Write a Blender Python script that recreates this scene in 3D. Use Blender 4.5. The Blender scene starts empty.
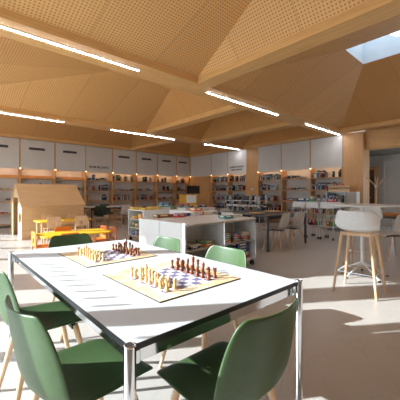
import bpy, bmesh, math, random
from mathutils import Vector, Matrix
random.seed(7)
S = bpy.context.scene
C = S.collection
R = math.radians

# ------------------------------------------------------------------ camera, sky, sun, exposure
cam = bpy.data.objects.new('camera', bpy.data.cameras.new('camera'))
C.objects.link(cam)
cam.location = (0, 0, 1.2)
cam.rotation_euler = (R(90), 0, R(-42.0))
cam.data.sensor_width = 36
cam.data.lens = 26.3
cam.data.shift_y = -0.015
cam.data.clip_start = 0.02
S.camera = cam

w = bpy.data.worlds.new('sky'); S.world = w; w.use_nodes = True
bg = w.node_tree.nodes['Background']
bg.inputs[0].default_value = (0.70, 0.85, 1.0, 1)
bg.inputs[1].default_value = 3.3

sun = bpy.data.objects.new('sun', bpy.data.lights.new('sun', 'SUN'))
C.objects.link(sun)
sun.data.energy = 11.5
sun.data.angle = R(0.5)
sun.data.color = (0.89, 0.96, 1.0)
el = R(24.3)
sd = Vector((0.836 * math.cos(el), -0.549 * math.cos(el), -math.sin(el)))
sun.rotation_euler = sd.to_track_quat('-Z', 'Y').to_euler()

S.view_settings.view_transform = 'Standard'
S.view_settings.look = 'None'
S.view_settings.gamma = 1
S.view_settings.use_curve_mapping = False
S.view_settings.exposure = 0.3

# ------------------------------------------------------------------ materials
def lin(c):
    return tuple(((v / 255) / 12.92 if v / 255 <= 0.04045 else ((v / 255 + 0.055) / 1.055) ** 2.4) for v in c) + (1,)

def base_mat(name, col, rough=0.5, metal=0.0, spec=0.5):
    m = bpy.data.materials.new(name); m.use_nodes = True
    b = m.node_tree.nodes['Principled BSDF']
    b.inputs['Base Color'].default_value = lin(col)
    b.inputs['Roughness'].default_value = rough
    b.inputs['Metallic'].default_value = metal
    b.inputs['Specular IOR Level'].default_value = spec
    return m

class NT:
    def __init__(s, m): s.t = m.node_tree; s.b = m.node_tree.nodes['Principled BSDF']
    def n(s, k, **kw):
        nd = s.t.nodes.new(k)
        for a, v in kw.items(): setattr(nd, a, v)
        return nd
    def l(s, a, b): s.t.links.new(a, b)
    def math(s, op, a, b=None, c=None):
        nd = s.n('ShaderNodeMath', operation=op)
        for i, v in enumerate((a, b, c)):
            if v is None: continue
            if isinstance(v, (int, float)): nd.inputs[i].default_value = v
            else: s.l(v, nd.inputs[i])
        return nd.outputs[0]
    def mix(s, fac, a, b):
        nd = s.n('ShaderNodeMix', data_type='RGBA')
        for i, v in ((0, fac), (6, a), (7, b)):
            if isinstance(v, (int, float, tuple)): nd.inputs[i].default_value = v
            else: s.l(v, nd.inputs[i])
        return nd.outputs[2]

def speckle(name, c1, c2, scale=20, rough=0.5, metal=0.0, spec=0.5, stretch=(1, 1, 1), detail=3, bump=0.0):
    """two-tone noise material, noise stretched along an axis for wood grain"""
    m = base_mat(name, c1, rough, metal, spec); t = NT(m)
    tc = t.n('ShaderNodeTexCoord'); mp = t.n('ShaderNodeMapping')
    mp.inputs['Scale'].default_value = stretch
    t.l(tc.outputs['Object'], mp.inputs[0])
    nz = t.n('ShaderNodeTexNoise'); nz.inputs['Scale'].default_value = scale; nz.inputs['Detail'].default_value = detail
    t.l(mp.outputs[0], nz.inputs['Vector'])
    rp = t.n('ShaderNodeValToRGB')
    rp.color_ramp.elements[0].position = 0.35; rp.color_ramp.elements[1].position = 0.65
    rp.color_ramp.elements[0].color = lin(c1); rp.color_ramp.elements[1].color = lin(c2)
    t.l(nz.outputs[0], rp.inputs[0]); t.l(rp.outputs[0], t.b.inputs['Base Color'])
    if bump:
        bp = t.n('ShaderNodeBump'); bp.inputs['Strength'].default_value = bump; bp.inputs['Distance'].default_value = 0.002
        t.l(nz.outputs[0], bp.inputs['Height']); t.l(bp.outputs[0], t.b.inputs['Normal'])
    return m

def wood(name, c1, c2, axis='x', rough=0.45):
    st = {'x': (1, 18, 18), 'y': (18, 1, 18), 'z': (18, 18, 1)}[axis]
    return speckle(name, c1, c2, 2.2, rough, stretch=st, detail=4, bump=0.03)

def emit(name, col, strength):
    m = base_mat(name, col); b = m.node_tree.nodes['Principled BSDF']
    b.inputs['Emission Color'].default_value = lin(col); b.inputs['Emission Strength'].default_value = strength
    return m

BW1, BW2 = (228, 182, 122), (214, 164, 104)
M = {}
M['beam_x'] = wood('beam_wood_x', BW1, BW2, 'x')
M['beam_y'] = wood('beam_wood_y', BW1, BW2, 'y')
M['oak_z'] = wood('oak_upright', (216, 166, 110), (200, 148, 92), 'z')
M['oak_x'] = wood('oak_flat', (216, 166, 110), (200, 148, 92), 'x')
M['ply'] = wood('birch_ply', (222, 184, 138), (211, 170, 122), 'x', 0.5)
M['beech'] = wood('beech', (228, 190, 150), (214, 172, 130), 'z', 0.4)
M['legwood'] = wood('ash_leg', (225, 190, 152), (208, 168, 126), 'z', 0.4)
M['white'] = speckle('white_panel', (226, 224, 220), (220, 218, 214), 3, 0.35)
M['cab'] = speckle('pale_cupboard_front', (214, 209, 203), (209, 204, 198), 2, 0.5)
M['backp'] = speckle('shelf_back', (222, 214, 206), (216, 208, 200), 2, 0.6)
M['wall'] = speckle('wall_plaster', (214, 212, 208), (208, 206, 202), 4, 0.8)
M['tabletop'] = speckle('pale_grey_laminate', (208, 212, 215), (203, 207, 211), 6, 0.5)
M['black'] = speckle('black_plastic', (22, 24, 24), (28, 29, 30), 20, 0.4)
M['blacktop'] = speckle('black_table_top', (34, 34, 36), (42, 42, 44), 8, 0.35)
M['chrome'] = speckle('chrome', (225, 228, 232), (215, 218, 222), 5, 0.08, 1.0)
M['steel'] = speckle('white_steel', (222, 222, 220), (215, 215, 213), 5, 0.3)
M['green'] = speckle('green_shell', (74, 96, 60), (71, 92, 57), 30, 0.4, spec=0.4, bump=0.05)
M['dgreen'] = speckle('dark_green_shell', (38, 56, 46), (34, 50, 42), 30, 0.5)
M['beige'] = speckle('beige_shell', (198, 190, 180), (192, 184, 174), 30, 0.5)
M['stoolw'] = speckle('off_white_shell', (232, 230, 226), (226, 224, 220), 30, 0.5)
M['yellow'] = speckle('yellow_laminate', (240, 196, 40), (232, 186, 34), 8, 0.35)
M['yellowp'] = speckle('yellow_panel', (214, 160, 24), (205, 152, 20), 8, 0.5)
M['orange'] = speckle('orange_ply', (232, 130, 44), (222, 120, 36), 8, 0.45)
M['orange_shaded'] = speckle('orange_ply_shaded', (176, 92, 44), (166, 84, 38), 8, 0.45)  # orange ply darkened, shade of the chair's dim side put into the colour
M['pale_piece'] = wood('boxwood', (232, 200, 150), (218, 180, 124), 'z', 0.35)
M['dark_piece'] = wood('rosewood', (142, 78, 40), (112, 56, 28), 'z', 0.35)
M['felt'] = speckle('dark_baize', (40, 34, 30), (46, 38, 34), 60, 0.9)
M['led'] = emit('led_diffuser', (240, 245, 255), 40)
M['warmled'] = emit('warm_shelf_light', (255, 206, 150), 9)
M['dark'] = speckle('dark_grille', (58, 56, 54), (66, 64, 62), 30, 0.6)
M['letter'] = base_mat('black_lettering', (40, 38, 38), 0.6)
M['paper'] = speckle('paper_pages', (226, 216, 196), (216, 206, 186), 40, 0.8)
M['screen'] = base_mat('dark_screen', (24, 28, 36), 0.15)
M['bluef'] = speckle('blue_fabric', (36, 66, 128), (30, 58, 116), 40, 0.8)
M['redf'] = speckle('dark_red_fabric', (120, 26, 38), (108, 22, 32), 40, 0.8)
M['brownf'] = speckle('tan_fabric', (176, 112, 56), (166, 104, 50), 40, 0.8)
M['shaft'] = speckle('skylight_shaft', (208, 212, 216), (202, 206, 210), 4, 0.7)
M['soffit'] = speckle('grey_soffit', (118, 110, 104), (110, 102, 96), 4, 0.7)
M['pave'] = speckle('outdoor_paving', (190, 184, 174), (176, 170, 160), 3, 0.85)

# glass that lets the sun through
def glass(name):
    m = bpy.data.materials.new(name); m.use_nodes = True; t = m.node_tree; t.nodes.clear()
    o = t.nodes.new('ShaderNodeOutputMaterial'); mx = t.nodes.new('ShaderNodeMixShader')
    a = t.nodes.new('ShaderNodeBsdfTransparent'); b = t.nodes.new('ShaderNodeBsdfGlossy')
    b.inputs['Roughness'].default_value = 0.02; mx.inputs[0].default_value = 0.05
    a.inputs[0].default_value = (0.97, 0.98, 0.98, 1)
    t.links.new(a.outputs[0], mx.inputs[1]); t.links.new(b.outputs[0], mx.inputs[2]); t.links.new(mx.outputs[0], o.inputs[0])
    return m
M['glass'] = glass('window_glass')

def floor_mat():
    m = base_mat('polished_concrete', (128, 118, 110), 0.3); t = NT(m)
    tc = t.n('ShaderNodeTexCoord')
    n1 = t.n('ShaderNodeTexNoise'); n1.inputs['Scale'].default_value = 1.1; n1.inputs['Detail'].default_value = 6
    t.l(tc.outputs['Object'], n1.inputs['Vector'])
    n2 = t.n('ShaderNodeTexNoise'); n2.inputs['Scale'].default_value = 26; n2.inputs['Detail'].default_value = 4
    t.l(tc.outputs['Object'], n2.inputs['Vector'])
    vo = t.n('ShaderNodeTexVoronoi', feature='DISTANCE_TO_EDGE'); vo.inputs['Scale'].default_value = 3.2
    n3 = t.n('ShaderNodeTexNoise'); n3.inputs['Scale'].default_value = 3; t.l(tc.outputs['Object'], n3.inputs['Vector'])
    t.l(t.mix(0.25, tc.outputs['Object'], n3.outputs[1]), vo.inputs['Vector'])
    crack = t.math('LESS_THAN', vo.outputs['Distance'], 0.012)
    c = t.mix(n1.outputs[0], lin((184, 177, 170)), lin((204, 198, 191)))
    c = t.mix(t.math('MULTIPLY', n2.outputs[0], 0.25), c, lin((172, 160, 149)))
    c = t.mix(t.math('MULTIPLY', crack, 0.1), c, lin((110, 102, 96)))
    t.l(c, t.b.inputs['Base Color'])
    t.l(t.math('MULTIPLY_ADD', n1.outputs[0], 0.2, 0.22), t.b.inputs['Roughness'])
    return m
M['floor'] = floor_mat()

def ceiling_mat(name, dots=True, c1=(236, 186, 122), c2=(224, 170, 106)):
    """perforated veneer panels; UV in metres: u along the beam, v up the slope"""
    m = base_mat(name, c1, 0.55); t = NT(m)
    uv = t.n('ShaderNodeUVMap'); sp = t.n('ShaderNodeSeparateXYZ'); t.l(uv.outputs[0], sp.inputs[0])
    u, v = sp.outputs[0], sp.outputs[1]
    mp = t.n('ShaderNodeMapping'); mp.inputs['Scale'].default_value = (22, 1.2, 1); t.l(uv.outputs[0], mp.inputs[0])
    gr = t.n('ShaderNodeTexNoise'); gr.inputs['Scale'].default_value = 1.5; gr.inputs['Detail'].default_value = 3; t.l(mp.outputs[0], gr.inputs['Vector'])
    pid = t.math('FLOOR', t.math('DIVIDE', u, 1.1))
    wn = t.n('ShaderNodeTexWhiteNoise', noise_dimensions='1D'); t.l(pid, wn.inputs['W'])
    c = t.mix(gr.outputs[0], lin(c1), lin(c2))
    c = t.mix(t.math('MULTIPLY', wn.outputs[0], 0.30), c, lin((200, 144, 84)))
    fu = t.math('FRACT', t.math('DIVIDE', u, 1.1))
    seam = t.math('LESS_THAN', t.math('ABSOLUTE', t.math('SUBTRACT', fu, 0.5)), 0.4955)
    seam = t.math('SUBTRACT', 1.0, seam)
    if dots:
        p = 0.0458
        du = t.math('SUBTRACT', t.math('FRACT', t.math('DIVIDE', u, p)), 0.5)
        dv = t.math('SUBTRACT', t.math('FRACT', t.math('DIVIDE', v, p)), 0.5)
        dist = t.math('SQRT', t.math('ADD', t.math('MULTIPLY', du, du), t.math('MULTIPLY', dv, dv)))
        hole = t.math('LESS_THAN', dist, 0.25)
        c = t.mix(t.math('MULTIPLY', hole, 0.62), c, lin((96, 62, 34)))
    c = t.mix(t.math('MULTIPLY', seam, 0.4), c, lin((92, 60, 34)))
    t.l(c, t.b.inputs['Base Color'])
    return m
M['ceil'] = ceiling_mat('perforated_veneer')
M['ceil_plain'] = ceiling_mat('plain_veneer', False, (216, 162, 98), (202, 148, 86))

def board_mat():
    """printed mat: 8x8 lilac and white squares in a kraft-coloured border with map-like marks"""
    m = base_mat('printed_chess_mat', (236, 208, 160), 0.6); t = NT(m)
    tc = t.n('ShaderNodeTexCoord'); sp = t.n('ShaderNodeSeparateXYZ'); t.l(tc.outputs['Object'], sp.inputs[0])
    x = t.math('DIVIDE', t.math('ADD', sp.outputs[0], 0.0), 0.046); y = t.math('DIVIDE', t.math('ADD', sp.outputs[1], 0.03), 0.046)
    par = t.math('FLOORED_MODULO', t.math('ADD', t.math('FLOOR', x), t.math('FLOOR', y)), 2.0)
    sq = t.mix(t.math('GREATER_THAN', par, 0.5), lin((118, 112, 150)), lin((232, 230, 234)))
    ins = t.math('MULTIPLY', t.math('LESS_THAN', t.math('ABSOLUTE', x), 4.0), t.math('LESS_THAN', t.math('ABSOLUTE', y), 4.0))
    n1 = t.n('ShaderNodeTexNoise'); n1.inputs['Scale'].default_value = 9; n1.inputs['Detail'].default_value = 5; t.l(tc.outputs['Object'], n1.inputs['Vector'])
    n2 = t.n('ShaderNodeTexNoise'); n2.inputs['Scale'].default_value = 34; n2.inputs['Detail'].default_value = 2; t.l(tc.outputs['Object'], n2.inputs['Vector'])
    rp = t.n('ShaderNodeValToRGB'); rp.color_ramp.elements[0].position = 0.42; rp.color_ramp.elements[1].position = 0.6
    rp.color_ramp.elements[0].color = lin((240, 224, 190)); rp.color_ramp.elements[1].color = lin((228, 194, 146))
    t.l(n1.outputs[0], rp.inputs[0])
    k = t.mix(t.math('MULTIPLY', t.math('GREATER_THAN', n2.outputs[0], 0.63), 0.55), rp.outputs[0], lin((206, 118, 72)))
    t.l(t.mix(ins, k, sq), t.b.inputs['Base Color'])
    return m
M['board'] = board_mat()

# ------------------------------------------------------------------ mesh helpers
def frame_of(d):
    d = Vector(d).normalized(); a = Vector((0, 0, 1)) if abs(d.z) < 0.9 else Vector((1, 0, 0))
    u = d.cross(a).normalized(); return u, d.cross(u).normalized()

class MB:
    def __init__(s): s.v = []; s.f = []; s.mi = []; s.cur = 0
    def _add(s, vs, fs):
        o = len(s.v); s.v += [tuple(p) for p in vs]
        for f in fs: s.f.append([i + o for i in f]); s.mi.append(s.cur)
        return s
    def box(s, x0, x1, y0, y1, z0, z1):
        return s._add([(x0, y0, z0), (x1, y0, z0), (x1, y1, z0), (x0, y1, z0), (x0, y0, z1), (x1, y0, z1), (x1, y1, z1), (x0, y1, z1)],
                      [(0, 3, 2, 1), (4, 5, 6, 7), (0, 1, 5, 4), (1, 2, 6, 5), (2, 3, 7, 6), (3, 0, 4, 7)])
    def rod(s, p0, p1, r0, r1=None, n=12):
        r1 = r0 if r1 is None else r1; p0 = Vector(p0); p1 = Vector(p1); u, w_ = frame_of(p1 - p0)
        vs = []
        for p, r in ((p0, r0), (p1, r1)):
            for i in range(n):
                a = 2 * math.pi * i / n; vs.append(p + u * (math.cos(a) * r) + w_ * (math.sin(a) * r))
        fs = [(i, (i + 1) % n, n + (i + 1) % n, n + i) for i in range(n)]
        fs += [tuple(range(n))[::-1], tuple(range(n, 2 * n))]
        return s._add(vs, fs)
    def path(s, pts, r, n=8):
        for a, b in zip(pts, pts[1:]): s.rod(a, b, r, r, n)
        return s
    def ring(s, c, R_, r, n=32, k=8):
        vs = []; fs = []
        for i in range(n):
            a = 2 * math.pi * i / n
            for j in range(k):
                b = 2 * math.pi * j / k; q = R_ + r * math.cos(b)
                vs.append((c[0] + q * math.cos(a), c[1] + q * math.sin(a), c[2] + r * math.sin(b)))
        for i in range(n):
            for j in range(k):
                fs.append((i * k + j, ((i + 1) % n) * k + j, ((i + 1) % n) * k + (j + 1) % k, i * k + (j + 1) % k))
        return s._add(vs, fs)
    def lathe(s, prof, n=16, c=(0, 0, 0)):
        vs = []; fs = []
        for r, z in prof:
            for i in range(n):
                a = 2 * math.pi * i / n; vs.append((c[0] + r * math.cos(a), c[1] + r * math.sin(a), c[2] + z))
        for j in range(len(prof) - 1):
            for i in range(n):
                fs.append((j * n + i, j * n + (i + 1) % n, (j + 1) * n + (i + 1) % n, (j + 1) * n + i))
        fs.append(tuple(range(n))[::-1]); fs.append(tuple(range((len(prof) - 1) * n, len(prof) * n)))
        return s._add(vs, fs)
    def prism(s, outline, h, plane='xy', off=0.0):
        """outline of 2-D points extruded by h along the third axis from off"""
        n = len(outline)
        def m(a, b, c): return {'xy': (a, b, c), 'xz': (a, c, b), 'yz': (c, a, b)}[plane]
        vs = [m(a, b, off) for a, b in outline] + [m(a, b, off + h) for a, b in outline]
        fs = [tuple(range(n)), tuple(range(n, 2 * n))] + [(i, (i + 1) % n, n + (i + 1) % n, n + i) for i in range(n)]
        return s._add(vs, fs)
    def mesh(s, name, mats):
        me = bpy.data.meshes.new(name); me.from_pydata(s.v, [], s.f)
        for m in (mats if isinstance(mats, (list, tuple)) else [mats]): me.materials.append(m)
        for p, i in zip(me.polygons, s.mi): p.material_index = i
        bm = bmesh.new(); bm.from_mesh(me); bmesh.ops.recalc_face_normals(bm, faces=bm.faces); bm.to_mesh(me); bm.free()
        return me
    def build(s, name, mats, parent=None, loc=None, smooth=False, bevel=0, seg=2):
        return link(name, s.mesh(name, mats), parent, loc, smooth, bevel, seg)

def link(name, me, parent=None, loc=None, smooth=False, bevel=0, seg=2):
    o = bpy.data.objects.new(name, me); C.objects.link(o)
    if parent: o.parent = parent
    if loc: o.location = loc
    if smooth:
        for p in me.polygons: p.use_smooth = True
        try: me.set_sharp_from_angle(angle=R(40))
        except Exception: pass
    if bevel:
        b = o.modifiers.new('bevel', 'BEVEL'); b.width = bevel; b.segments = seg; b.limit_method = 'ANGLE'
    return o

def rrect(x0, x1, y0, y1, r, k=6):
    pts = []
    for cx, cy, a0 in ((x1 - r, y1 - r, 0), (x0 + r, y1 - r, 90), (x0 + r, y0 + r, 180), (x1 - r, y0 + r, 270)):
        for i in range(k + 1):
            a = R(a0 + 90 * i / k); pts.append((cx + r * math.cos(a), cy + r * math.sin(a)))
    return pts

def tag(o, label, cat, group=None):
    o['label'] = label; o['category'] = cat
    if group: o['group'] = group
    return o
def thing(name, label, cat, loc=(0, 0, 0), rz=0, group=None):
    o = bpy.data.objects.new(name, None); C.objects.link(o); o.empty_display_size = 0.1
    o.location = loc; o.rotation_euler = (0, 0, R(rz)); return tag(o, label, cat, group)
def struct(o): o['kind'] = 'structure'; return o
KIDS = {}
def dup(root, label, loc, rz, group=None):
    r = root.copy(); C.objects.link(r); r.location = loc; r.rotation_euler = (0, 0, R(rz)); r['label'] = label
    if group: r['group'] = group
    for ch in [o for o in C.objects if o.parent == root]:
        c = ch.copy(); C.objects.link(c); c.parent = r
        for g in [o for o in C.objects if o.parent == ch]:
            d = g.copy(); C.objects.link(d); d.parent = c
    return r

def text_mesh(txt, size, mat, name, parent, mtx, fit=None):
    cu = bpy.data.curves.new('t', 'FONT'); cu.body = txt; cu.size = size; cu.extrude = 0.002
    cu.align_x = 'CENTER'; cu.align_y = 'CENTER'
    cu.offset = size * 0.02
    o = bpy.data.objects.new('t', cu); C.objects.link(o)
    dg = bpy.context.evaluated_depsgraph_get(); me = bpy.data.meshes.new_from_object(o.evaluated_get(dg))
    C.objects.unlink(o); bpy.data.objects.remove(o)
    me.materials.clear(); me.materials.append(mat)
    if fit:
        wx = max(v.co.x for v in me.vertices) - min(v.co.x for v in me.vertices); me.transform(Matrix.Diagonal((fit / wx, 1, 1, 1)))
    me.transform(mtx)
    return link(name, me, parent)

# ------------------------------------------------------------------ room shell
XW, XE, YS, YN = -1.1, 10.75, -3.0, 12.75
struct(MB().box(XW - 0.2, 13.0, YS - 0.2, YN + 0.2, -0.2, 0).build('floor', M['floor']))
struct(MB().box(-60, XW - 0.2, -60, 60, -0.35, -0.15).build('ground', M['pave']))  # unseen ground outside, added pale to bounce sun up to the ceiling
struct(MB().box(XW - 0.2, XE + 0.2, YN, YN + 0.2, 0, 3.7).build('wall_north', M['wall']))
# east wall: behind the shelving, then open towards the annex under a wooden fascia
struct(MB().box(XE, XE + 0.2, 3.55, YN, 0, 3.7).build('wall_east', M['wall']))
struct(MB().box(10.6, XE + 0.2, YS, 3.55, 2.96, 3.7).box(10.6, XE + 0.2, YS, 3.55, 2.68, 2.955).build('trim_1', M['beam_y']))
struct(MB().box(12.8, 13.0, 2.4, 5.2, 0, 3.0).box(12.8, 13.0, YS, 2.4, 0, 0.5).box(12.8, 13.0, YS, 2.4, 2.6, 3.0).build('wall_annex', M['wall']))
struct(MB().box(XE + 0.2, 12.8, 5.0, 5.2, 0, 3.0).build('wall_annex_end', M['wall']))
struct(MB().box(10.95, 13.0, YS, 5.2, 2.70, 2.76).build('ceiling_annex', M['soffit']))
# doors in the annex wall
d = struct(MB().box(12.70, 12.8, 3.83, 3.93, 0, 2.26).box(12.70, 12.8, 4.72, 4.82, 0, 2.26).box(12.70, 12.8, 3.93, 4.72, 2.16, 2.26).build('door_1', M['oak_z']))
MB().box(12.75, 12.79, 3.93, 4.72, 0.005, 2.16).build('door_leaf', wood('dark_oak', (120, 84, 54), (104, 70, 44), 'z'), d)
MB().rod((12.72, 4.02, 1.05), (12.72, 4.14, 1.05), 0.01).build('door_handle', M['chrome'], d)
d = struct(MB().box(12.74, 12.8, 3.02, 3.07, 0, 2.5).box(12.74, 12.8, 3.6, 3.65, 0, 2.5).box(12.74, 12.8, 3.07, 3.6, 2.45, 2.5).build('door_2', M['wall']))
MB().box(12.77, 12.79, 3.07, 3.6, 0.005, 2.45).build('door_leaf', M['cab'], d)
# south wall behind the camera
mb = MB().box(XW - 0.2, 11.05, YS - 0.2, YS, 0, 3.7).box(11.05, 13.0, YS - 0.2, YS, 2.6, 3.7).box(11.05, 12.75, YS - 0.2, YS, 0, 0.3).box(12.75, 13.0, YS - 0.2, YS, 0, 2.6)
struct(mb.build('wall_south', M['oak_z']))

def window(n, axis, a0, a1, z0, z1, pos, div):
    """glazing in the wall plane; bars at the places in div"""
    f = MB(); wd = 0.065
    def bx(a, b, za, zb, dep=0.04):
        if axis == 'y': f.box(pos - 0.12, pos - 0.12 + dep * 2, a, b, za, zb)
        else: f.box(a, b, pos - 0.12, pos - 0.12 + dep * 2, za, zb)
    for q in div: bx(q - wd, q + wd, z0, z1)
    bx(a0, a1, z0, z0 + 0.06); bx(a0, a1, z1 - 0.06, z1)
    fr = struct(f.build('window_%d' % n, M['steel']))
    g = MB()
    if axis == 'y': g.box(pos - 0.09, pos - 0.08, a0, a1, z0 + 0.06, z1 - 0.06)
    else: g.box(a0, a1, pos - 0.09, pos - 0.08, z0 + 0.06, z1 - 0.06)
    g.build('pane', M['glass'], fr)
    return fr
D1 = [0.67, 2.12, 3.58, 5.58]
w1 = window(1, 'y', 0.55, 5.65, 0.0, 3.2, XW, D1)
s = MB()                                     # row of printed safety marks across the glass
y = 0.85
while y < 5.6:
    if min(abs(y - q) for q in D1) > 0.09: s.box(XW - 0.078, XW - 0.074, y - 0.009, y + 0.009, 1.63, 1.70)
    y += 0.118
st = s.build('safety_marks', M['letter'], w1); st['kind'] = 'stuff'
window(4, 'y', YS, 2.4, 0.5, 2.6, 12.97, [-2.9, -1.6, -0.3, 1.0, 2.33])  # unseen window, added to let cool fill light into the annex
window(5, 'x', 11.05, 12.75, 0.3, 2.6, YS, [11.1, 11.9, 12.7])  # another added window out of view, brightens annex and right floor
D2 = [6.35 + 1.42 * i for i in range(5)]
window(2, 'y', 6.35, 12.1, 0.0, 2.55, XW, D2)
mb = MB().box(XW - 0.2, XW, YS - 0.2, 0.55, 0, 3.7).box(XW - 0.2, XW, 0.55, 5.65, 3.2, 3.7).box(XW - 0.2, XW, 5.65, 6.35, 0, 3.7).box(XW - 0.2, XW - 0.125, 4.44, 4.86, 0, 3.2).box(XW - 0.03, XW, 4.44, 4.86, 0, 3.2).box(XW - 0.2, XW, 6.35, 12.1, 2.55, 3.7).box(XW - 0.2, XW, 12.1, YN + 0.2, 0, 3.7)
struct(mb.build('wall_west', M['wall']))

# ceiling beams
ZB = 3.25
nb = [0]
def beam(x0, x1, y0, y1, ax):
    struct(MB().box(x0, x1, y0, y1, ZB, 3.46).build('ceiling_beam', M['beam_' + ax]))
beam(XW, 10.75, 4.06, 4.55, 'x'); beam(XW, XE, 8.6, 9.05, 'x')
beam(3.6, 3.92, YS, 4.06, 'y'); beam(9.9, 10.2, YS, 4.06, 'y')
beam(5.3, 5.6, 4.55, 8.6, 'y'); beam(7.8, 8.1, 4.55, 8.6, 'y'); beam(6.8, 7.05, 9.05, 12.4, 'y')
beam(XW, XE, 12.38, 12.75, 'x'); beam(10.38, 10.75, 4.55, 12.38, 'y')
beam(XW, XW + 0.1, YS, 12.38, 'y'); beam(XW + 0.1, 10.75, YS, YS + 0.1, 'x')
struct(MB().box(10.2, 10.6, YS, 4.06, 3.43, 3.5).build('ceiling_strip', M['ceil_plain']))

def coffer(x0, x1, y0, y1, tx0, tx1, ty0, ty1, z1, top=True, mats=('ceil',) * 4, z0=3.37):
    lo = [(x0, y0, z0), (x1, y0, z0), (x1, y1, z0), (x0, y1, z0)]
    hi = [(tx0, ty0, z1), (tx1, ty0, z1), (tx1, ty1, z1), (tx0, ty1, z1)]
    me = bpy.data.meshes.new('ceiling'); vs = lo + hi
    fs = [(0, 1, 5, 4), (1, 2, 6, 5), (2, 3, 7, 6), (3, 0, 4, 7)]
    if top: fs.append((4, 5, 6, 7))
    me.from_pydata(vs, [], fs)
    uvl = me.uv_layers.new(name='UVMap')
    names = list(dict.fromkeys(mats)) 
    for q in names: me.materials.append(M[q])
    for p in me.polygons:
        k = p.index
        if k < 4: p.material_index = names.index(mats[k])
        for li in p.loop_indices:
            co = Vector(vs[me.loops[li].vertex_index])
            if k in (0, 2):
                yb = y0 if k == 0 else y1; uvl.data[li].uv = (co.x - 3.21 + 0.55, math.hypot(co.y - yb, co.z - z0))
            elif k in (1, 3):
                xb = x1 if k == 1 else x0; uvl.data[li].uv = (co.y - 2.53 + 0.55, math.hypot(co.x - xb, co.z - z0))
            else: uvl.data[li].uv = (co.x, co.y)
    o = bpy.data.objects.new('ceiling', me); C.objects.link(o); return struct(o)
P_, D_ = 'ceil_plain', 'ceil'
coffer(XW + 0.1, 3.6, YS + 0.1, 4.06, -0.4, 2.91, -0.3, 1.39, 4.17)
coffer(3.92, 9.9, YS + 0.1, 4.06, 6.21, 7.2, 1.1, 2.45, 4.15, False, (D_, P_, D_, D_))
struct(MB().box(XW + 0.1, -0.1, 4.55, 8.6, ZB, 3.46).build('ceiling_beam', M['beam_y']))
coffer(-0.1, 5.3, 4.55, 8.6, 2.95, 4.7, 6.2, 6.4, 4.03, True, (D_, P_, D_, D_))
coffer(5.6, 7.8, 4.55, 8.6, 6.2, 7.2, 6.1, 7.0, 4.05, True, (P_, P_, P_, P_))
coffer(8.1, 10.38, 4.55, 8.6, 8.8, 9.7, 6.1, 7.0, 4.05, True, (P_, P_, D_, P_))
coffer(XW + 0.1, 6.8, 9.05, 12.38, 2.6, 5.9, 10.5, 11.0, 3.95, True, (P_, P_, P_, P_))
coffer(7.05, 10.38, 9.05, 12.38, 8.2, 9.3, 10.5, 11.0, 3.95, True, (P_, D_, P_, P_))
# skylight over the right-hand coffer
mb = MB()
mb.box(6.15, 6.21, 1.04, 2.51, 4.15, 5.05).box(7.2, 7.26, 1.04, 2.51, 4.15, 5.05).box(6.21, 7.2, 1.04, 1.1, 4.15, 5.05).box(6.21, 7.2, 2.45, 2.51, 4.15, 5.05)
sk = struct(mb.build('window_3', M['shaft']))
MB().box(6.21, 7.2, 1.1, 2.45, 4.95, 4.96).build('pane', M['glass'], sk)

# linear lights under the beams
strips = [(-0.02, 2.48, 4.27, 'long linear ceiling light nearest the camera, on the front beam at upper left'),
          (4.03, 6.55, 4.27, 'linear ceiling light in the middle of the front wooden beam'),
          (8.0, 10.3, 4.27, 'linear ceiling light on the front beam, ending at the broad wooden pillar'),
          (0.2, 2.68, 8.78, 'linear ceiling light on the rear beam, above the wooden playhouse'),
          (4.1, 6.6, 8.78, 'linear ceiling light in the middle of the rear wooden beam'),
          (8.15, 10.3, 8.78, 'linear ceiling light on the rear beam near the far room corner')]
for x0, x1, y, lb in strips:
    t = thing('linear_light', lb, 'ceiling light', ((x0 + x1) / 2, y, ZB), 0, 'linear lights under the beams'); h = (x1 - x0) / 2
    MB().box(-h - 0.01, h + 0.01, -0.022, 0.022, -0.012, 0).build('housing', M['steel'], t)
    MB().box(-h, h, -0.016, 0.016, -0.016, -0.0125).build('diffuser', M['led'], t)

lm = struct(MB().box(11.77, 11.83, -2.0, 1.2, 2.68, 2.70).build('added_annex_light', M['steel']))  # unseen ceiling light, added to brighten the annex
MB().box(11.78, 11.82, -1.98, 1.18, 2.675, 2.6795).build('diffuser', M['led'], lm)

# pillar and column on the right-hand wall
struct(MB().box(10.4, XE + 0.21, 3.54, 4.19, 0, ZB).build('pillar', M['oak_z']))
struct(MB().box(10.4, XE, 7.80, 8.41, 0, ZB).build('pillar', M['oak_z']))
t = MB().box(-0.01, 0, -0.06, 0.06, -0.045, 0.045).build('thermostat', M['white'], None, (10.4, 8.1, 1.42), bevel=0.004)
tag(t, 'small white wall control on the narrow wooden column of the right wall', 'wall control')

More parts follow.
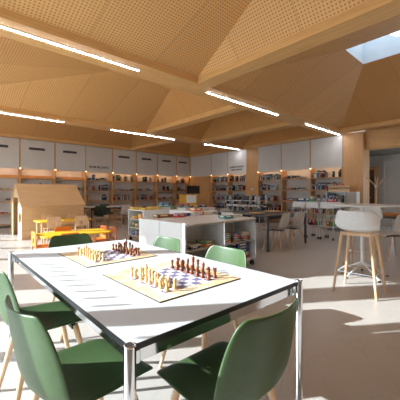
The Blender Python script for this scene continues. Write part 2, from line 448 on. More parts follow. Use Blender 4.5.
# ------------------------------------------------------------------ wall shelving
SH = [0.10, 0.50, 0.92, 1.36, 1.80]
def bookcase(label, loc, rz, W, last=False, first_lip=False, vent=True, txt=None, door=False):
    t = thing('bookcase', label, 'bookcase', loc, rz, 'tall bookcases lining the walls')
    dp = 0.345; e = 0.003
    MB().box(0.0, 0.05, 0, dp, 0, 2.17).build('side_panel', M['oak_z'], t)
    MB().box(0.0, 0.035, -0.012, dp, 2.17, ZB - e).build('side_panel', M['oak_z'], t)
    if last: MB().box(W - 0.05, W - e, 0, dp, 0, ZB - e).build('side_panel', M['oak_z'], t)
    MB().box(0.05, W - e, dp - 0.02, dp, 0, 2.17).build('back_panel', M['backp'], t)
    if not door:
        for z in SH:
            MB().box(0.05, W - e, 0.01, dp - 0.02, z - 0.03, z).build('shelf', M['oak_x'], t)
        if first_lip: MB().box(0.05, W - e, dp - 0.05, dp - 0.021, 1.80, 1.91).build('shelf_lip', M['oak_x'], t)
    else:
        q = MB().box(0.12, W - 0.08, 0.0, 0.04, 0.01, 2.12).build('door', M['oak_z'], t)
        MB().rod((0.2, -0.04, 1.05), (0.33, -0.04, 1.05), 0.01).build('handle', M['chrome'], q)
    cd = MB().box(0.042, W - 0.007, -0.01, 0.012, 2.135, ZB - 0.02).build('cupboard_door', M['cab'], t)
    MB().box(0.05, W - e, 0.02, 0.3, 2.17, 2.185).build('bottom_panel', M['cab'], t)
    if vent:
        v = MB(); cx = W / 2 - 0.02
        v.box(cx - 0.27, cx + 0.27, -0.013, -0.01, 2.86, 2.95)
        for i in range(9): v.box(cx - 0.25 + i * 0.0585, cx - 0.22 + i * 0.0585, -0.018, -0.013, 2.87, 2.94)
        v.build('vent_grille', M['dark'], cd)
    if txt:
        for i, s_ in enumerate(txt):
            text_mesh(s_, 0.13 if len(txt) == 1 else 0.11, M['letter'], 'lettering', cd,
                      Matrix.Translation((W / 2, -0.012, 2.36 - 0.13 * i + (0.1 if len(txt) == 2 else 0))) @ Matrix.Rotation(R(90), 4, 'X'), 0.86 if i == 0 else 0.66)
    MB().box(0.1, W - 0.08, 0.10, 0.13, 2.158, 2.168).build('shelf_light', M['warmled'], t)
    MB().rod((0.03, -0.02, 2.13), (0.03, -0.02, 2.16), 0.011, 0.014).build('spotlight', M['warmled'], t)
    return t
LB = [1.05, 2.25, 3.45, 4.65, 5.85, 7.05, 8.25, 9.45, 10.38]
LN = ['leftmost bookcase', 'bookcase above the playhouse ridge', 'bookcase behind the playhouse right end', 'one-line lettered bookcase',
      'bookcase right of the one-line lettered one', 'left-wall bookcase third from corner', 'left-wall bookcase second from corner', 'left-wall bookcase in the corner']
bays = []
for i in range(8):
    W = LB[i + 1] - LB[i]
    bookcase('oak and cream wall unit, ' + LN[i], (LB[i], 12.4, 0), 0, W, i == 7, i < 3, i not in (3,), ['RAUM IM LUARTE'] if i == 3 else None)
    bays.append(('L%d' % i, LB[i], 12.4, 0, W, LN[i]))
RB = [(12.36, 10.7), (10.7, 9.57), (9.57, 8.41), (7.8, 6.63), (6.63, 5.39), (5.39, 4.195)]
RN = ['the one framing a plain wooden door', 'bookcase right beside the corner door', 'two-line lettered bookcase',
      'bookcase right of the narrow column', 'bookcase midway between column and pillar', 'bookcase left of the broad pillar']
for i, (a, b) in enumerate(RB):
    W = a - b
    bookcase('oak and cream wall unit, ' + RN[i], (10.4, a, 0), -90, W, i in (2, 5), False, False,
             ['ALTERNATIVA LITERATUR', 'CRIME ROMANZI'] if i == 2 else None, i == 0)
    if i: bays.append(('R%d' % i, 10.4, a, -90, W, RN[i]))

# ------------------------------------------------------------------ books
BC = {'black': (34, 34, 38), 'dark blue': (38, 52, 92), 'red': (164, 40, 36), 'white': (222, 220, 214), 'brown': (112, 76, 52), 'grey': (120, 118, 118),
      'green': (52, 104, 68), 'pale blue': (120, 160, 186), 'orange': (212, 120, 50), 'cream': (214, 196, 162), 'purple': (86, 56, 96), 'yellow': (222, 184, 60)}
BOOK = {}
for cn, col in BC.items():
    mb = MB()                                   # unit book: x thickness, y depth, z height; spine at -y
    mb.box(-0.5, -0.42, -0.5, 0.5, 0, 1).box(0.42, 0.5, -0.5, 0.5, 0, 1)
    mb.prism([(-0.5, -0.44), (-0.3, -0.5), (0.3, -0.5), (0.5, -0.44)], 1.0, 'xy', 0)
    mb.cur = 1; mb.box(-0.42, 0.42, -0.44, 0.47, 0.02, 0.97)
    mb.cur = 2; mb.box(-0.34, 0.34, -0.503, -0.49, 0.62, 0.82)
    BOOK[cn] = (mb.mesh('book', [speckle('cover_' + cn.replace(' ', '_'), col, tuple(int(v * 0.9) for v in col), 30, 0.5), M['paper'],
                                 M['cab'] if sum(col) < 330 else M['letter']]), col)
books = []      # (distance, colour, matrix, label, group)
SN = ['bottom', 'fourth', 'third', 'second', 'top']
CNT = {}
ORD = ['first', 'second', 'third', 'fourth', 'fifth', 'sixth', 'seventh', 'eighth', 'ninth', 'tenth']
def nth(k): return ORD[k - 1] if k <= 10 else '%dth' % k
def put_book(x, y, z, rz, th, dp, h, tilt, cn, where, group, flat=False):
    m = Matrix.Translation((x, y, z)) @ Matrix.Rotation(R(rz), 4, 'Z')
    if flat: m = m @ Matrix.Translation((-h / 2, 0, th / 2)) @ Matrix.Rotation(R(90), 4, 'Y')
    elif tilt: m = m @ Matrix.Rotation(tilt, 4, 'Y')
    m = m @ Matrix.Diagonal((th, dp, h, 1))
    key_ = (cn, where); CNT[key_] = CNT.get(key_, 0) + 1
    books.append((math.hypot(x, y), cn, m, '%s %s book from the left, %s' % (nth(CNT[key_]), cn, where), group))
CN = list(BC)
WT = {'L': [6, 3, 2, 3, 3, 3, 1, 1, 1, 2, 1, 1], 'R': [6, 3, 3, 4, 2, 3, 2, 2, 1, 1, 1, 0]}
for key, ox, oy, rz, W, nm in bays:
    side = key[0]; i = int(key[1])
    for si, z in enumerate(SH):
        if si == 0: continue
        if side == 'L' and i < 3 and si == 4 and i != 2: continue
        x = 0.07
        fill = 0.25 if (side == 'L' and i < 3) else (0.8 if side == 'L' else 0.95)
        mode = 'up' if side == 'R' else random.choice(['up', 'flat', 'mix'])
        if key == 'R4': mode = 'flat'
        where = '%s shelf, %s' % (SN[si], nm)
        grp = 'books on the ' + where
        while x < W - 0.12:
            if random.random() > fill: x += random.uniform(0.06, 0.25); continue
            cn = random.choices(CN, WT[side])[0]
            if mode == 'flat' or (mode == 'mix' and random.random() < 0.4):
                L = random.uniform(0.17, 0.26); zz = z + 0.002
                if x + L > W - 0.04: break
                for k in range(random.randint(1, 3)):
                    th = random.uniform(0.025, 0.05)
                    cn = random.choices(CN, WT[side])[0]
                    p = Vector((x + L / 2, 0.15, 0)); p.rotate(Matrix.Rotation(R(rz), 3, 'Z'))
                    put_book(ox + p.x, oy + p.y, zz, rz, th, 0.2, L, 0, cn, 'lying, ' + where, grp, True); zz += th + 0.001
                x += L + 0.02
            else:
                th = random.uniform(0.024, 0.05); h = random.uniform(0.19, 0.27)
                p = Vector((x + th / 2, 0.14 + random.uniform(-0.01, 0.02), 0)); p.rotate(Matrix.Rotation(R(rz), 3, 'Z'))
                put_book(ox + p.x, oy + p.y, z + 0.002, rz, th, 0.16, h, 0, cn, 'upright, ' + where, grp)
                x += th + 0.002

# ------------------------------------------------------------------ chess table
TX0, TX1, TY0, TY1 = 0.435, 1.425, 0.80, 2.715
t = thing('chess_table', 'large pale grey table with black edge and chrome legs, holding two chessboards', 'table', ((TX0 + TX1) / 2, (TY0 + TY1) / 2, 0))
hx, hy = (TX1 - TX0) / 2, (TY1 - TY0) / 2
MB().box(-hx, hx, -hy, hy, 0.722, 0.740).build('table_top', M['tabletop'], t, bevel=0.001)
mb = MB(); e = 0.0035
mb.box(-hx - e, -hx, -hy - e, hy + e, 0.720, 0.7395).box(hx, hx + e, -hy - e, hy + e, 0.720, 0.7395)
mb.box(-hx, hx, -hy - e, -hy, 0.720, 0.7395).box(-hx, hx, hy, hy + e, 0.720, 0.7395).box(-hx, hx, -hy, hy, 0.7195, 0.7215)
mb.build('edge_band', M['black'], t)
for sx in (-1, 1):
    for sy in (-1, 1):
        lg = MB().rod((sx * hx, sy * hy, 0.0), (sx * hx, sy * hy, 0.741), 0.019, n=28).build('leg', M['chrome'], t, smooth=True)
        MB().ring((sx * hx, sy * hy, 0.741), 0.0168, 0.003, 28, 8).build('rim', M['chrome'], lg, smooth=True)
        MB().rod((sx * hx, sy * hy, 0.7412), (sx * hx, sy * hy, 0.7418), 0.0142, n=24).build('cap', M['felt'], lg)
for sx in (-1, 1):
    MB().box(sx * (hx - 0.035) - 0.012, sx * (hx - 0.035) + 0.012, -hy + 0.017, hy - 0.017, 0.664, 0.708).build('rail', M['chrome'], t, bevel=0.003)
for sy in (-1, 1):
    MB().box(-hx + 0.017, hx - 0.017, sy * (hy - 0.035) - 0.012, sy * (hy - 0.035) + 0.012, 0.664, 0.708).build('rail', M['chrome'], t, bevel=0.003)
mb = MB()
for sx in (-1, 1):
    for sy in (-1, 0, 1): mb.box(sx * 0.2 - 0.05, sx * 0.2 + 0.05, sy * 0.8 - 0.05, sy * 0.8 + 0.05, 0.69, 0.7195)
mb.box(-0.43, 0.43, -0.02, 0.02, 0.664, 0.7)
mb.build('support_blocks', M['black'], t)

# chess sets
def prof_piece(kind):
    b = [(0.0140, 0), (0.0148, 0.003), (0.0140, 0.006), (0.0105, 0.009), (0.0115, 0.011), (0.0075, 0.015)]
    if kind == 'pawn': return b + [(0.0055, 0.026), (0.009, 0.029), (0.006, 0.031), (0.0088, 0.036), (0.0095, 0.040), (0.008, 0.045), (0.003, 0.0485)]
    if kind == 'rook': return b + [(0.0070, 0.032), (0.0078, 0.036), (0.0112, 0.038), (0.0112, 0.048), (0.0080, 0.048), (0.0078, 0.044), (0.001, 0.044)]
    if kind == 'bishop': return b + [(0.0058, 0.036), (0.0098, 0.039), (0.0060, 0.041), (0.0090, 0.049), (0.0080, 0.056), (0.0040, 0.062), (0.0035, 0.064), (0.001, 0.067)]
    if kind == 'queen': return b + [(0.0062, 0.044), (0.0112, 0.048), (0.0068, 0.050), (0.0085, 0.060), (0.0118, 0.067), (0.0090, 0.067), (0.0045, 0.071), (0.001, 0.075)]
    return b + [(0.0065, 0.048), (0.0118, 0.052), (0.0070, 0.054), (0.0092, 0.066), (0.0105, 0.072), (0.0060, 0.076), (0.001, 0.078)]
def piece_mesh(kind):
    mb = MB()
    if kind == 'knight':
        mb.lathe([(0.0140, 0), (0.0148, 0.003), (0.0140, 0.006), (0.0105, 0.009), (0.0115, 0.011), (0.0095, 0.015), (0.006, 0.016)], 16)
        o = [(-0.009, 0.014), (0.009, 0.014), (0.005, 0.024), (0.007, 0.030), (0.016, 0.034), (0.017, 0.040), (0.009, 0.046), (0.006, 0.053), (0.002, 0.050), (-0.006, 0.046), (-0.011, 0.034), (-0.008, 0.022)]
        mb.prism(o, 0.010, 'xz', -0.005)
    else:
        mb.lathe(prof_piece(kind), 16)
        if kind == 'king': mb.box(-0.002, 0.002, -0.002, 0.002, 0.077, 0.089).box(-0.005, 0.005, -0.002, 0.002, 0.081, 0.085)
        if kind == 'rook':
            for a in range(4):
                x, y = 0.0095 * math.cos(a * math.pi / 2), 0.0095 * math.sin(a * math.pi / 2); mb.box(x - 0.0022, x + 0.0022, y - 0.0022, y + 0.0022, 0.047, 0.052)
    return mb
PM = {}
for kd in ('pawn', 'rook', 'knight', 'bishop', 'queen', 'king'):
    for cn in ('pale', 'dark'): PM[kd, cn] = piece_mesh(kd).mesh('chess_' + kd, M[cn + '_piece'])
for me in PM.values():
    for p in me.polygons: p.use_smooth = True
    me.set_sharp_from_angle(angle=R(45))
order = ['rook', 'knight', 'bishop', 'queen', 'king', 'bishop', 'knight', 'rook']
for bx, by, which in ((0.96, 1.315, 'nearer'), (0.955, 2.11, 'farther')):
    b = thing('chessboard', 'printed chess mat with lilac squares and tan border, the %s one on the table' % which, 'chessboard', (bx, by, 0.7405), 0, 'chessboards on the long table')
    MB().box(-0.262, 0.262, -0.288, 0.288, 0.0, 0.003).build('underlay', M['black'], b)
    MB().box(-0.257, 0.257, -0.283, 0.283, 0.0031, 0.0045).build('playing_surface', M['board'], b)
    MX = 1.3 if True else 1
    for cn, rows in (('pale', (-3.5, -2.5)), ('dark', (3.5, 2.5))):
        for j in range(8):
            for r_i, r_ in enumerate(rows):
                kd = order[j] if r_i == 0 else 'pawn'
                o = bpy.data.objects.new('chess_' + kd, PM[kd, cn]); C.objects.link(o)
                o.location = (bx + r_ * 0.046 + random.uniform(-.004, .004), by - 0.03 + (j - 3.5) * 0.046 + random.uniform(-.004, .004), 0.7452)
                o.scale = (0.95, 0.95, 1.08)
                o.rotation_euler.z = (0 if cn == 'pale' else math.pi) + random.uniform(-.2, .2)
                if kd == 'pawn': lb = '%s wooden pawn, %s from the right end of its row, %s chessboard' % (cn, nth(j + 1), which)
                elif kd in ('queen', 'king'): lb = '%s wooden %s in the back row of the %s chessboard' % (cn, kd, which)
                else: lb = '%s wooden %s in the %s half of its row, %s chessboard' % (cn, kd, 'right' if j < 4 else 'left', which)
                tag(o, lb, 'chess piece', '%s chess pieces on the %s board' % (cn, which))

# ------------------------------------------------------------------ shell chairs
def shell(prof, name, mat, parent, thick=0.011, nt=13, power=2.2, wf=0.95):
    """prof rows: y, z, half width, edge wrap; chair faces +y"""
    n = len(prof); vs = []; fs = []
    for i, (y, z, hw, wr) in enumerate(prof):
        a = Vector(prof[max(i - 1, 0)][:2]); b = Vector(prof[min(i + 1, n - 1)][:2]); tg = (b - a).normalized()
        nrm = Vector((-tg.y, tg.x))                      # towards the sitter
        if nrm.y < 0 and nrm.x <= 0: nrm = -nrm
        nrm = Vector((abs(nrm.x) * (1 if i > 2 else 0), abs(nrm.y)))
        for j in range(nt):
            t_ = -1 + 2 * j / (nt - 1); k = wr * abs(t_) ** power
            vs.append((hw * t_ * wf, y + nrm.x * k, z + nrm.y * k))
    for i in range(n - 1):
        for j in range(nt - 1): fs.append((i * nt + j, i * nt + j + 1, (i + 1) * nt + j + 1, (i + 1) * nt + j))
    me = bpy.data.meshes.new(name); me.from_pydata(vs, [], fs); me.materials.append(mat)
    o = bpy.data.objects.new(name, me); C.objects.link(o); o.parent = parent
    for p in me.polygons: p.use_smooth = True
    sf = o.modifiers.new('s', 'SOLIDIFY'); sf.thickness = thick; sf.offset = 0
    sb = o.modifiers.new('ss', 'SUBSURF'); sb.levels = 1; sb.render_levels = 1
    return o
CP = [(0.232, 0.428, 0.165, 0.0), (0.222, 0.440, 0.195, 0.004), (0.19, 0.449, 0.212, 0.010), (0.12, 0.452, 0.222, 0.016), (0.03, 0.447, 0.228, 0.022), (-0.06, 0.441, 0.230, 0.030),
      (-0.13, 0.443, 0.232, 0.042), (-0.18, 0.460, 0.234, 0.055), (-0.212, 0.495, 0.236, 0.062), (-0.228, 0.55, 0.236, 0.064), (-0.240, 0.62, 0.232, 0.062),
      (-0.252, 0.69, 0.222, 0.056), (-0.262, 0.75, 0.206, 0.048), (-0.268, 0.785, 0.186, 0.040), (-0.271, 0.800, 0.160, 0.032)]
def make_chair(name, label, sm, lm, loc, rz, group):
    t = thing(name, label, 'chair', loc, rz, group)
    shell(CP, 'seat_shell', M[sm], t)
    mb = MB().box(-0.15, 0.15, 0.10, 0.13, 0.405, 0.425).box(-0.15, 0.15, -0.13, -0.10, 0.405, 0.425).box(-0.03, 0.03, -0.10, 0.10, 0.405, 0.43)
    mb.build('under_frame', M['black'], t)
    for sx in (-1, 1):
        for sy in (-1, 1):
            MB().rod((sx * 0.215, sy * 0.215, 0.0), (sx * 0.14, sy * 0.12, 0.425), 0.0115, 0.0175, 14).build('leg', M[lm], t, smooth=True)
    return t
GC = 'green shell chairs around the chess table'
gA = make_chair('shell_chair', 'green shell chair in the left foreground, nearest the camera on the long side', 'green', 'legwood', (0.46, 1.235, 0), -84, GC)
dup(gA, 'green shell chair cut by the left picture edge, behind the foreground one', (0.49, 1.93, 0), -90)
dup(gA, 'green shell chair at the near short table end, its back to the camera', (0.875, 0.825, 0), 0)
dup(gA, 'green shell chair at the far short end, before the yellow tables', (0.97, 2.74, 0), 180)
dup(gA, 'green shell chair on the far long side, backrest right of the nearer chessboard', (1.36, 1.47, 0), 90)
dup(gA, 'green shell chair on the far long side, before the white display unit', (1.33, 2.17, 0), 90)

BCg = 'beige shell chairs at the black table'
bA = make_chair('shell_chair', 'beige shell chair with wooden legs, left of the pair before the black table', 'beige', 'legwood', (5.47, 3.60, 0), 8, BCg)
dup(bA, 'beige shell chair with wooden legs, right of the pair before the black table', (6.02, 3.56, 0), -4)
dup(bA, 'beige shell chair on the far side of the black table', (5.9, 5.3, 0), 180)
dup(bA, 'beige shell chair at the left end of the black table', (4.95, 4.35, 0), -90)
kA = make_chair('shell_chair', 'dark green shell chair by the far table right of the playhouse', 'dgreen', 'legwood', (4.28, 10.05, 0), -14, 'chairs at the far small table')
make_chair('shell_chair', 'greige shell chair by the far table, in front of the lettered bookcase', 'beige', 'legwood', (5.15, 9.95, 0), 5, 'chairs at the far small table')
dup(kA, 'dark green shell chair pushed under the middle of the far table', (4.95, 10.95, 0), 180)
make_chair('shell_chair', 'grey shell chair by the dark table at the right picture edge', 'beige', 'legwood', (6.34, 1.66, 0), 48, 'chairs at the right edge')

def table(name, label, loc, sx, sy, h, topm, legm, r=0.018, th=0.03, group=None, legin=0.03):
    t = thing(name, label, 'table', loc, 0, group)
    MB().box(-sx, sx, -sy, sy, h - th, h).build('table_top', M[topm], t, bevel=0.003)
    for a in (-1, 1):
        for b in (-1, 1):
            MB().box(a * (sx - legin) - r, a * (sx - legin) + r, b * (sy - legin) - r, b * (sy - legin) + r, 0, h - th).build('leg', M[legm], t)
    MB().box(-sx + legin, sx - legin, -sy + legin, -sy + legin + 0.02, h - th - 0.05, h - th).build('apron', M[legm], t)
    MB().box(-sx + legin, sx - legin, sy - legin - 0.02, sy - legin, h - th - 0.05, h - th).build('apron', M[legm], t)
    return t
table('work_table', 'black work table with square black legs, beige chairs before it', (5.86, 4.4, 0), 0.80, 0.88, 0.745, 'blacktop', 'black', 0.02)
table('small_table', 'grey-topped table far back right of the playhouse', (4.8, 10.5, 0), 0.8, 0.38, 0.74, 'cab', 'black', 0.014)
table('side_table', 'dark table at the right picture edge with tan cushions on it', (7.3, 1.5, 0), 0.62, 0.6, 0.74, 'blacktop', 'chrome', 0.014)
for i, (x, y, c) in enumerate(((5.45, 4.1, 'left'), (6.3, 4.25, 'right'))):
    mb = MB().lathe([(0.12, 0), (0.17, 0.01), (0.18, 0.03), (0.165, 0.03), (0.11, 0.012), (0.01, 0.012)], 28)
    tag(mb.build('wooden_tray', M['ply'], None, (x, y, 0.7455), smooth=True), 'round pale wooden tray on the black table, the %s one' % c, 'tray', 'trays on the black table')
for i, (x, y, lb) in enumerate(((6.95, 1.75, 'tan cushion on the dark table at the right edge, nearer one'), (7.4, 1.6, 'tan cushion on the dark table at the right edge, farther one'))):
    o = MB().prism(rrect(-0.2, 0.2, -0.2, 0.2, 0.06), 0.07).build('cushion', M['brownf'], None, (x, y, 0.741), bevel=0.025, seg=3); tag(o, lb, 'cushion', 'cushions on the dark table')

# red armchair at the right edge
t = thing('armchair', 'dark red upholstered armchair cut by the right picture edge', 'armchair', (10.9, 2.15, 0), 60)
MB().box(-0.3, 0.3, -0.28, 0.3, 0.32, 0.46).build('seat', M['redf'], t, bevel=0.04, seg=3)
MB().box(-0.3, 0.3, -0.38, -0.26, 0.32, 1.42).build('backrest', M['redf'], t, bevel=0.05, seg=3)
for sx in (-1, 1):
    MB().box(sx * 0.33 - 0.04, sx * 0.33 + 0.04, -0.34, 0.28, 0.3, 0.64).build('armrest', M['redf'], t, bevel=0.03, seg=3)
    for sy in (-0.26, 0.24): MB().rod((sx * 0.3, sy, 0), (sx * 0.28, sy, 0.33), 0.012, 0.02).build('leg', M['legwood'], t, smooth=True)

# ------------------------------------------------------------------ bar table and stools
t = thing('bar_table', 'tall round white bar table with a slim pole and star foot', 'table', (4.66, 1.60, 0))
MB().lathe([(0.44, 1.022), (0.46, 1.03), (0.465, 1.04), (0.463, 1.047), (0.01, 1.048)], 48).build('table_top', M['white'], t, smooth=True)
MB().rod((0, 0, 0.17), (0, 0, 1.022), 0.026, n=20).rod((0, 0, 1.0), (0, 0, 1.022), 0.12, 0.14, 20).build('pole', M['steel'], t, smooth=True)
for i in range(5):
    a = R(72 * i + 20); c, s_ = math.cos(a), math.sin(a)
    MB().rod((0.01 * c, 0.01 * s_, 0.20), (0.17 * c, 0.17 * s_, 0.115), 0.016, 0.014, 10).rod((0.17 * c, 0.17 * s_, 0.115), (0.34 * c, 0.34 * s_, 0.02), 0.014, 0.011, 10).build('foot', M['steel'], t, smooth=True)
    MB().rod((0.34 * c, 0.34 * s_, 0.0), (0.34 * c, 0.34 * s_, 0.02), 0.018).build('foot_pad', M['black'], t)
SP = [(0.19, 0.742, 0.15, 0.0), (0.18, 0.752, 0.18, 0.003), (0.14, 0.757, 0.20, 0.01), (0.06, 0.755, 0.215, 0.02), (-0.03, 0.752, 0.225, 0.045), (-0.10, 0.752, 0.246, 0.06), (-0.15, 0.760, 0.250, 0.085),
      (-0.188, 0.79, 0.252, 0.10), (-0.204, 0.85, 0.250, 0.11), (-0.208, 0.90, 0.243, 0.118), (-0.214, 0.945, 0.234, 0.112), (-0.217, 0.98, 0.215, 0.10), (-0.216, 0.998, 0.185, 0.085)]
t = thing('bar_stool', 'white low-backed bar stool with pale wooden legs, nearest the camera', 'stool', (3.86, 1.36, 0), -86, 'bar stools at the round bar table')
shell(SP, 'seat_shell', M['stoolw'], t, 0.02, power=3.0, wf=1.0)
MB().box(-0.17, 0.17, 0.13, 0.155, 0.70, 0.735).box(-0.17, 0.17, -0.155, -0.13, 0.70, 0.735).box(-0.17, -0.145, -0.13, 0.13, 0.70, 0.735).box(0.145, 0.17, -0.13, 0.13, 0.70, 0.735).build('seat_frame', M['legwood'], t, bevel=0.004)
for sx in (-1, 1):
    for sy in (-1, 1): MB().rod((sx * 0.235, sy * 0.215, 0), (sx * 0.155, sy * 0.14, 0.735), 0.0135, 0.019, 14).build('leg', M['legwood'], t, smooth=True)
h = 0.26; q = 0.235 - (0.08) * h / 0.735; p = 0.215 - 0.075 * h / 0.735
MB().path([(-q, -p, h), (q, -p, h), (q, p, h), (-q, p, h), (-q, -p, h)], 0.006).build('footrest', M['chrome'], t, smooth=True)
dup(t, 'white low-backed bar stool half hidden behind the nearer stool and bar table pole', (5.12, 1.74, 0), 96)

# coat stand
t = thing('coat_stand', 'pale wooden coat stand with splayed pegs beside the broad pillar', 'coat stand', (8.95, 2.72, 0))
MB().rod((0, 0, 0.02), (0, 0, 1.4), 0.02, 0.018, 14).build('pole', M['legwood'], t, smooth=True)
MB().rod((0, 0, 1.38), (0, 0, 1.45), 0.04, 0.045, 14).build('collar', M['steel'], t, smooth=True)
for i in range(6):
    a = R(60 * i + 10); MB().rod((0.02 * math.cos(a), 0.02 * math.sin(a), 1.42), (0.26 * math.cos(a), 0.26 * math.sin(a), 1.66), 0.008, 0.010, 10).build('peg', M['legwood'], t, smooth=True)
for i in range(4):
    a = R(90 * i + 30); MB().rod((0, 0, 0.1), (0.24 * math.cos(a), 0.24 * math.sin(a), 0.014), 0.014, 0.014, 10).build('foot', M['legwood'], t, smooth=True)

# ------------------------------------------------------------------ playhouse
t = thing('playhouse', 'wooden playhouse with pitched roof, open gable end and round window', 'playhouse', (1.65, 8.77, 0))
Wd, Dp, ev, rg = 1.60, 1.54, 0.90, 1.47
th = 0.03
def hole_panel(cy, cz, r, y0, y1, z0, z1a, z1b):
    """panel in the y-z plane with a round hole, top edge slopes from z1a to z1b"""
    n = 32; inner = [(cy + r * math.cos(2 * math.pi * i / n), cz + r * math.sin(2 * math.pi * i / n)) for i in range(n)]
    outer = []
    for i in range(n):
        a = 2 * math.pi * i / n; dy, dz = math.cos(a), math.sin(a); best = 9
        if dy > 1e-6: best = min(best, (y1 - cy) / dy)
        if dy < -1e-6: best = min(best, (y0 - cy) / dy)
        if dz < -1e-6: best = min(best, (z0 - cz) / dz)
        sl = (z1b - z1a) / (y1 - y0); den = dz - sl * dy
        if den > 1e-6: best = min(best, (z1a + sl * (cy - y0) - cz) / den)
        outer.append((cy + dy * best, cz + dz * best))
    for k, tgt in enumerate([(y0, z0), (y1, z0), (y0, z1a), (y1, z1b)]):
        j = min(range(n), key=lambda i: (outer[i][0] - tgt[0]) ** 2 + (outer[i][1] - tgt[1]) ** 2); outer[j] = tgt
    vs = []
    for x in (0, th):
        vs += [(x, a, b) for a, b in inner] + [(x, a, b) for a, b in outer]
    fs = []
    for i in range(n):
        j = (i + 1) % n
        fs += [(i, j, n + j, n + i), (2 * n + i, 3 * n + i, 3 * n + j, 2 * n + j), (i, 2 * n + i, 2 * n + j, j), (n + i, n + j, 3 * n + j, 3 * n + i)]
    return MB()._add(vs, fs)
sl = (rg - ev) / (Dp / 2)
hole_panel(0.27, 0.56, 0.14, 0.0, 0.52, 0.0, ev - 0.02, ev - 0.02 + sl * 0.52 - 0.03).build('gable_panel', M['ply'], t)
MB().prism([(1.22, 0), (1.54, 0), (1.54, ev - 0.02), (1.22, ev + sl * 0.32 - 0.05)], th, 'yz', 0).build('gable_panel', M['ply'], t)
MB().prism([(0.52, 1.1), (1.22, 1.1), (1.22, ev + sl * 0.32 - 0.05), (Dp / 2, rg - 0.05), (0.52, ev + sl * 0.52 - 0.05)], th, 'yz', 0).build('gable_panel', M['ply'], t)
MB().prism([(0, 0), (Dp, 0), (Dp, ev - 0.02), (Dp / 2, rg - 0.05), (0, ev - 0.02)], th, 'yz', Wd - th).build('gable_panel', M['ply'], t)
MB().box(th, Wd - th, 0, th, 0, ev - 0.03).build('side_panel', M['ply'], t)
MB().box(th, Wd - th, Dp - th, Dp, 0, ev - 0.03).build('side_panel', M['ply'], t)
MB().prism([(-0.05, ev - 0.045), (Dp / 2, rg - 0.01), (Dp / 2, rg + 0.02), (-0.05, ev - 0.015)], Wd + 0.06, 'yz', -0.03).build('roof_panel', M['ply'], t)
MB().prism([(Dp + 0.05, ev - 0.045), (Dp / 2 + 0.0005, rg - 0.01), (Dp / 2 + 0.0005, rg + 0.02), (Dp + 0.05, ev - 0.015)], Wd + 0.06, 'yz', -0.03).build('roof_panel', M['ply'], t)
o = MB().lathe([(0.05, 0), (0.17, 0.02), (0.2, 0.1), (0.19, 0.2), (0.12, 0.29), (0.02, 0.31)], 20).build('bean_bag', M['bluef'], None, (1.95, 9.05, 0.002), smooth=True)
tag(o, 'small blue floor cushion inside the playhouse doorway', 'cushion')

# ------------------------------------------------------------------ children's tables and chairs
def kids_table(label, loc, sx, sy, topz, lx, ly):
    t = thing('kids_table', label, 'table', loc, 0, 'yellow children tables')
    MB().prism(rrect(-sx, sx, -sy, sy, 0.12), 0.028, 'xy', topz - 0.028).build('table_top', M['yellow'], t, bevel=0.006)
    for a in (-1, 1):
        for b in (-1, 1): MB().rod((a * (sx - lx), b * (sy - ly), 0), (a * (sx - lx), b * (sy - ly), topz - 0.028), 0.022, 0.026, 12).build('leg', M['beech'], t, smooth=True)
    MB().box(-sx + 0.3, sx - 0.3, -sy + 0.08, -sy + 0.1, topz - 0.09, topz - 0.028).build('apron', M['beech'], t)
    MB().box(-sx + 0.3, sx - 0.3, sy - 0.1, sy - 0.08, topz - 0.09, topz - 0.028).build('apron', M['beech'], t)
kids_table('low yellow children\'s table, the nearer of two', (1.88, 5.51, 0), 0.60, 0.32, 0.50, 0.3, 0.16)
kids_table('low yellow children\'s table beside the playhouse wall', (2.47, 8.08, 0), 0.66, 0.32, 0.53, 0.09, 0.09)
def kid_chair(label, sm, bm_, loc, rz, grp, top=0.60):
    t = thing('kids_chair', label, 'chair', loc, rz, grp)
    MB().prism(rrect(-0.155, 0.155, -0.14, 0.16, 0.03), 0.015, 'xy', 0.29).build('seat', M[sm], t, bevel=0.003)
    b0 = top - 0.25; y0, y1 = -0.158, -0.146
    MB().prism([(-0.155, b0), (-0.04, b0), (-0.04, top - 0.12), (-0.155, top - 0.12)], 0.012, 'xz', y0)\
        .prism([(0.04, b0), (0.155, b0), (0.155, top - 0.12), (0.04, top - 0.12)], 0.012, 'xz', y0)\
        .prism([(-0.04, b0), (0.04, b0), (0.04, b0 + 0.05), (-0.04, b0 + 0.05)], 0.012, 'xz', y0)\
        .prism([(-0.155, top - 0.12), (0.155, top - 0.12), (0.155, top - 0.03), (0.13, top), (-0.13, top), (-0.155, top - 0.03)], 0.012, 'xz', y0).build('backrest', M[bm_], t)
    for sx in (-1, 1):
        MB().rod((sx * 0.15, -0.17, 0), (sx * 0.135, -0.135, b0 + 0.12), 0.015, 0.014, 10).build('leg', M['beech'], t, smooth=True)
        MB().rod((sx * 0.15, 0.14, 0), (sx * 0.135, 0.13, 0.29), 0.015, 0.014, 10).build('leg', M['beech'], t, smooth=True)
        MB().rod((sx * 0.145, -0.15, 0.16), (sx * 0.145, 0.135, 0.16), 0.008, 0.008, 8).build('stretcher', M['beech'], t, smooth=True)
    return t
GW = 'wooden children chairs at the table beside the playhouse'
k1 = kid_chair('wooden children\'s chair, left of the pair before the far yellow table', 'beech', 'beech', (2.05, 7.55, 0), 0, GW, 0.66)
dup(k1, 'wooden children\'s chair, right of the pair before the far yellow table', (2.68, 7.55, 0), 0)
dup(k1, 'wooden children\'s chair between playhouse and far yellow table, left one', (2.2, 8.42, 0), 180)
dup(k1, 'wooden children\'s chair between playhouse and far yellow table, right one', (2.85, 8.42, 0), 180)
GO = 'orange children chairs at the nearer yellow table'
k2 = kid_chair('orange children\'s chair on the camera side of the nearer yellow table', 'orange', 'orange', (1.62, 5.13, 0), 0, GO, 0.56)
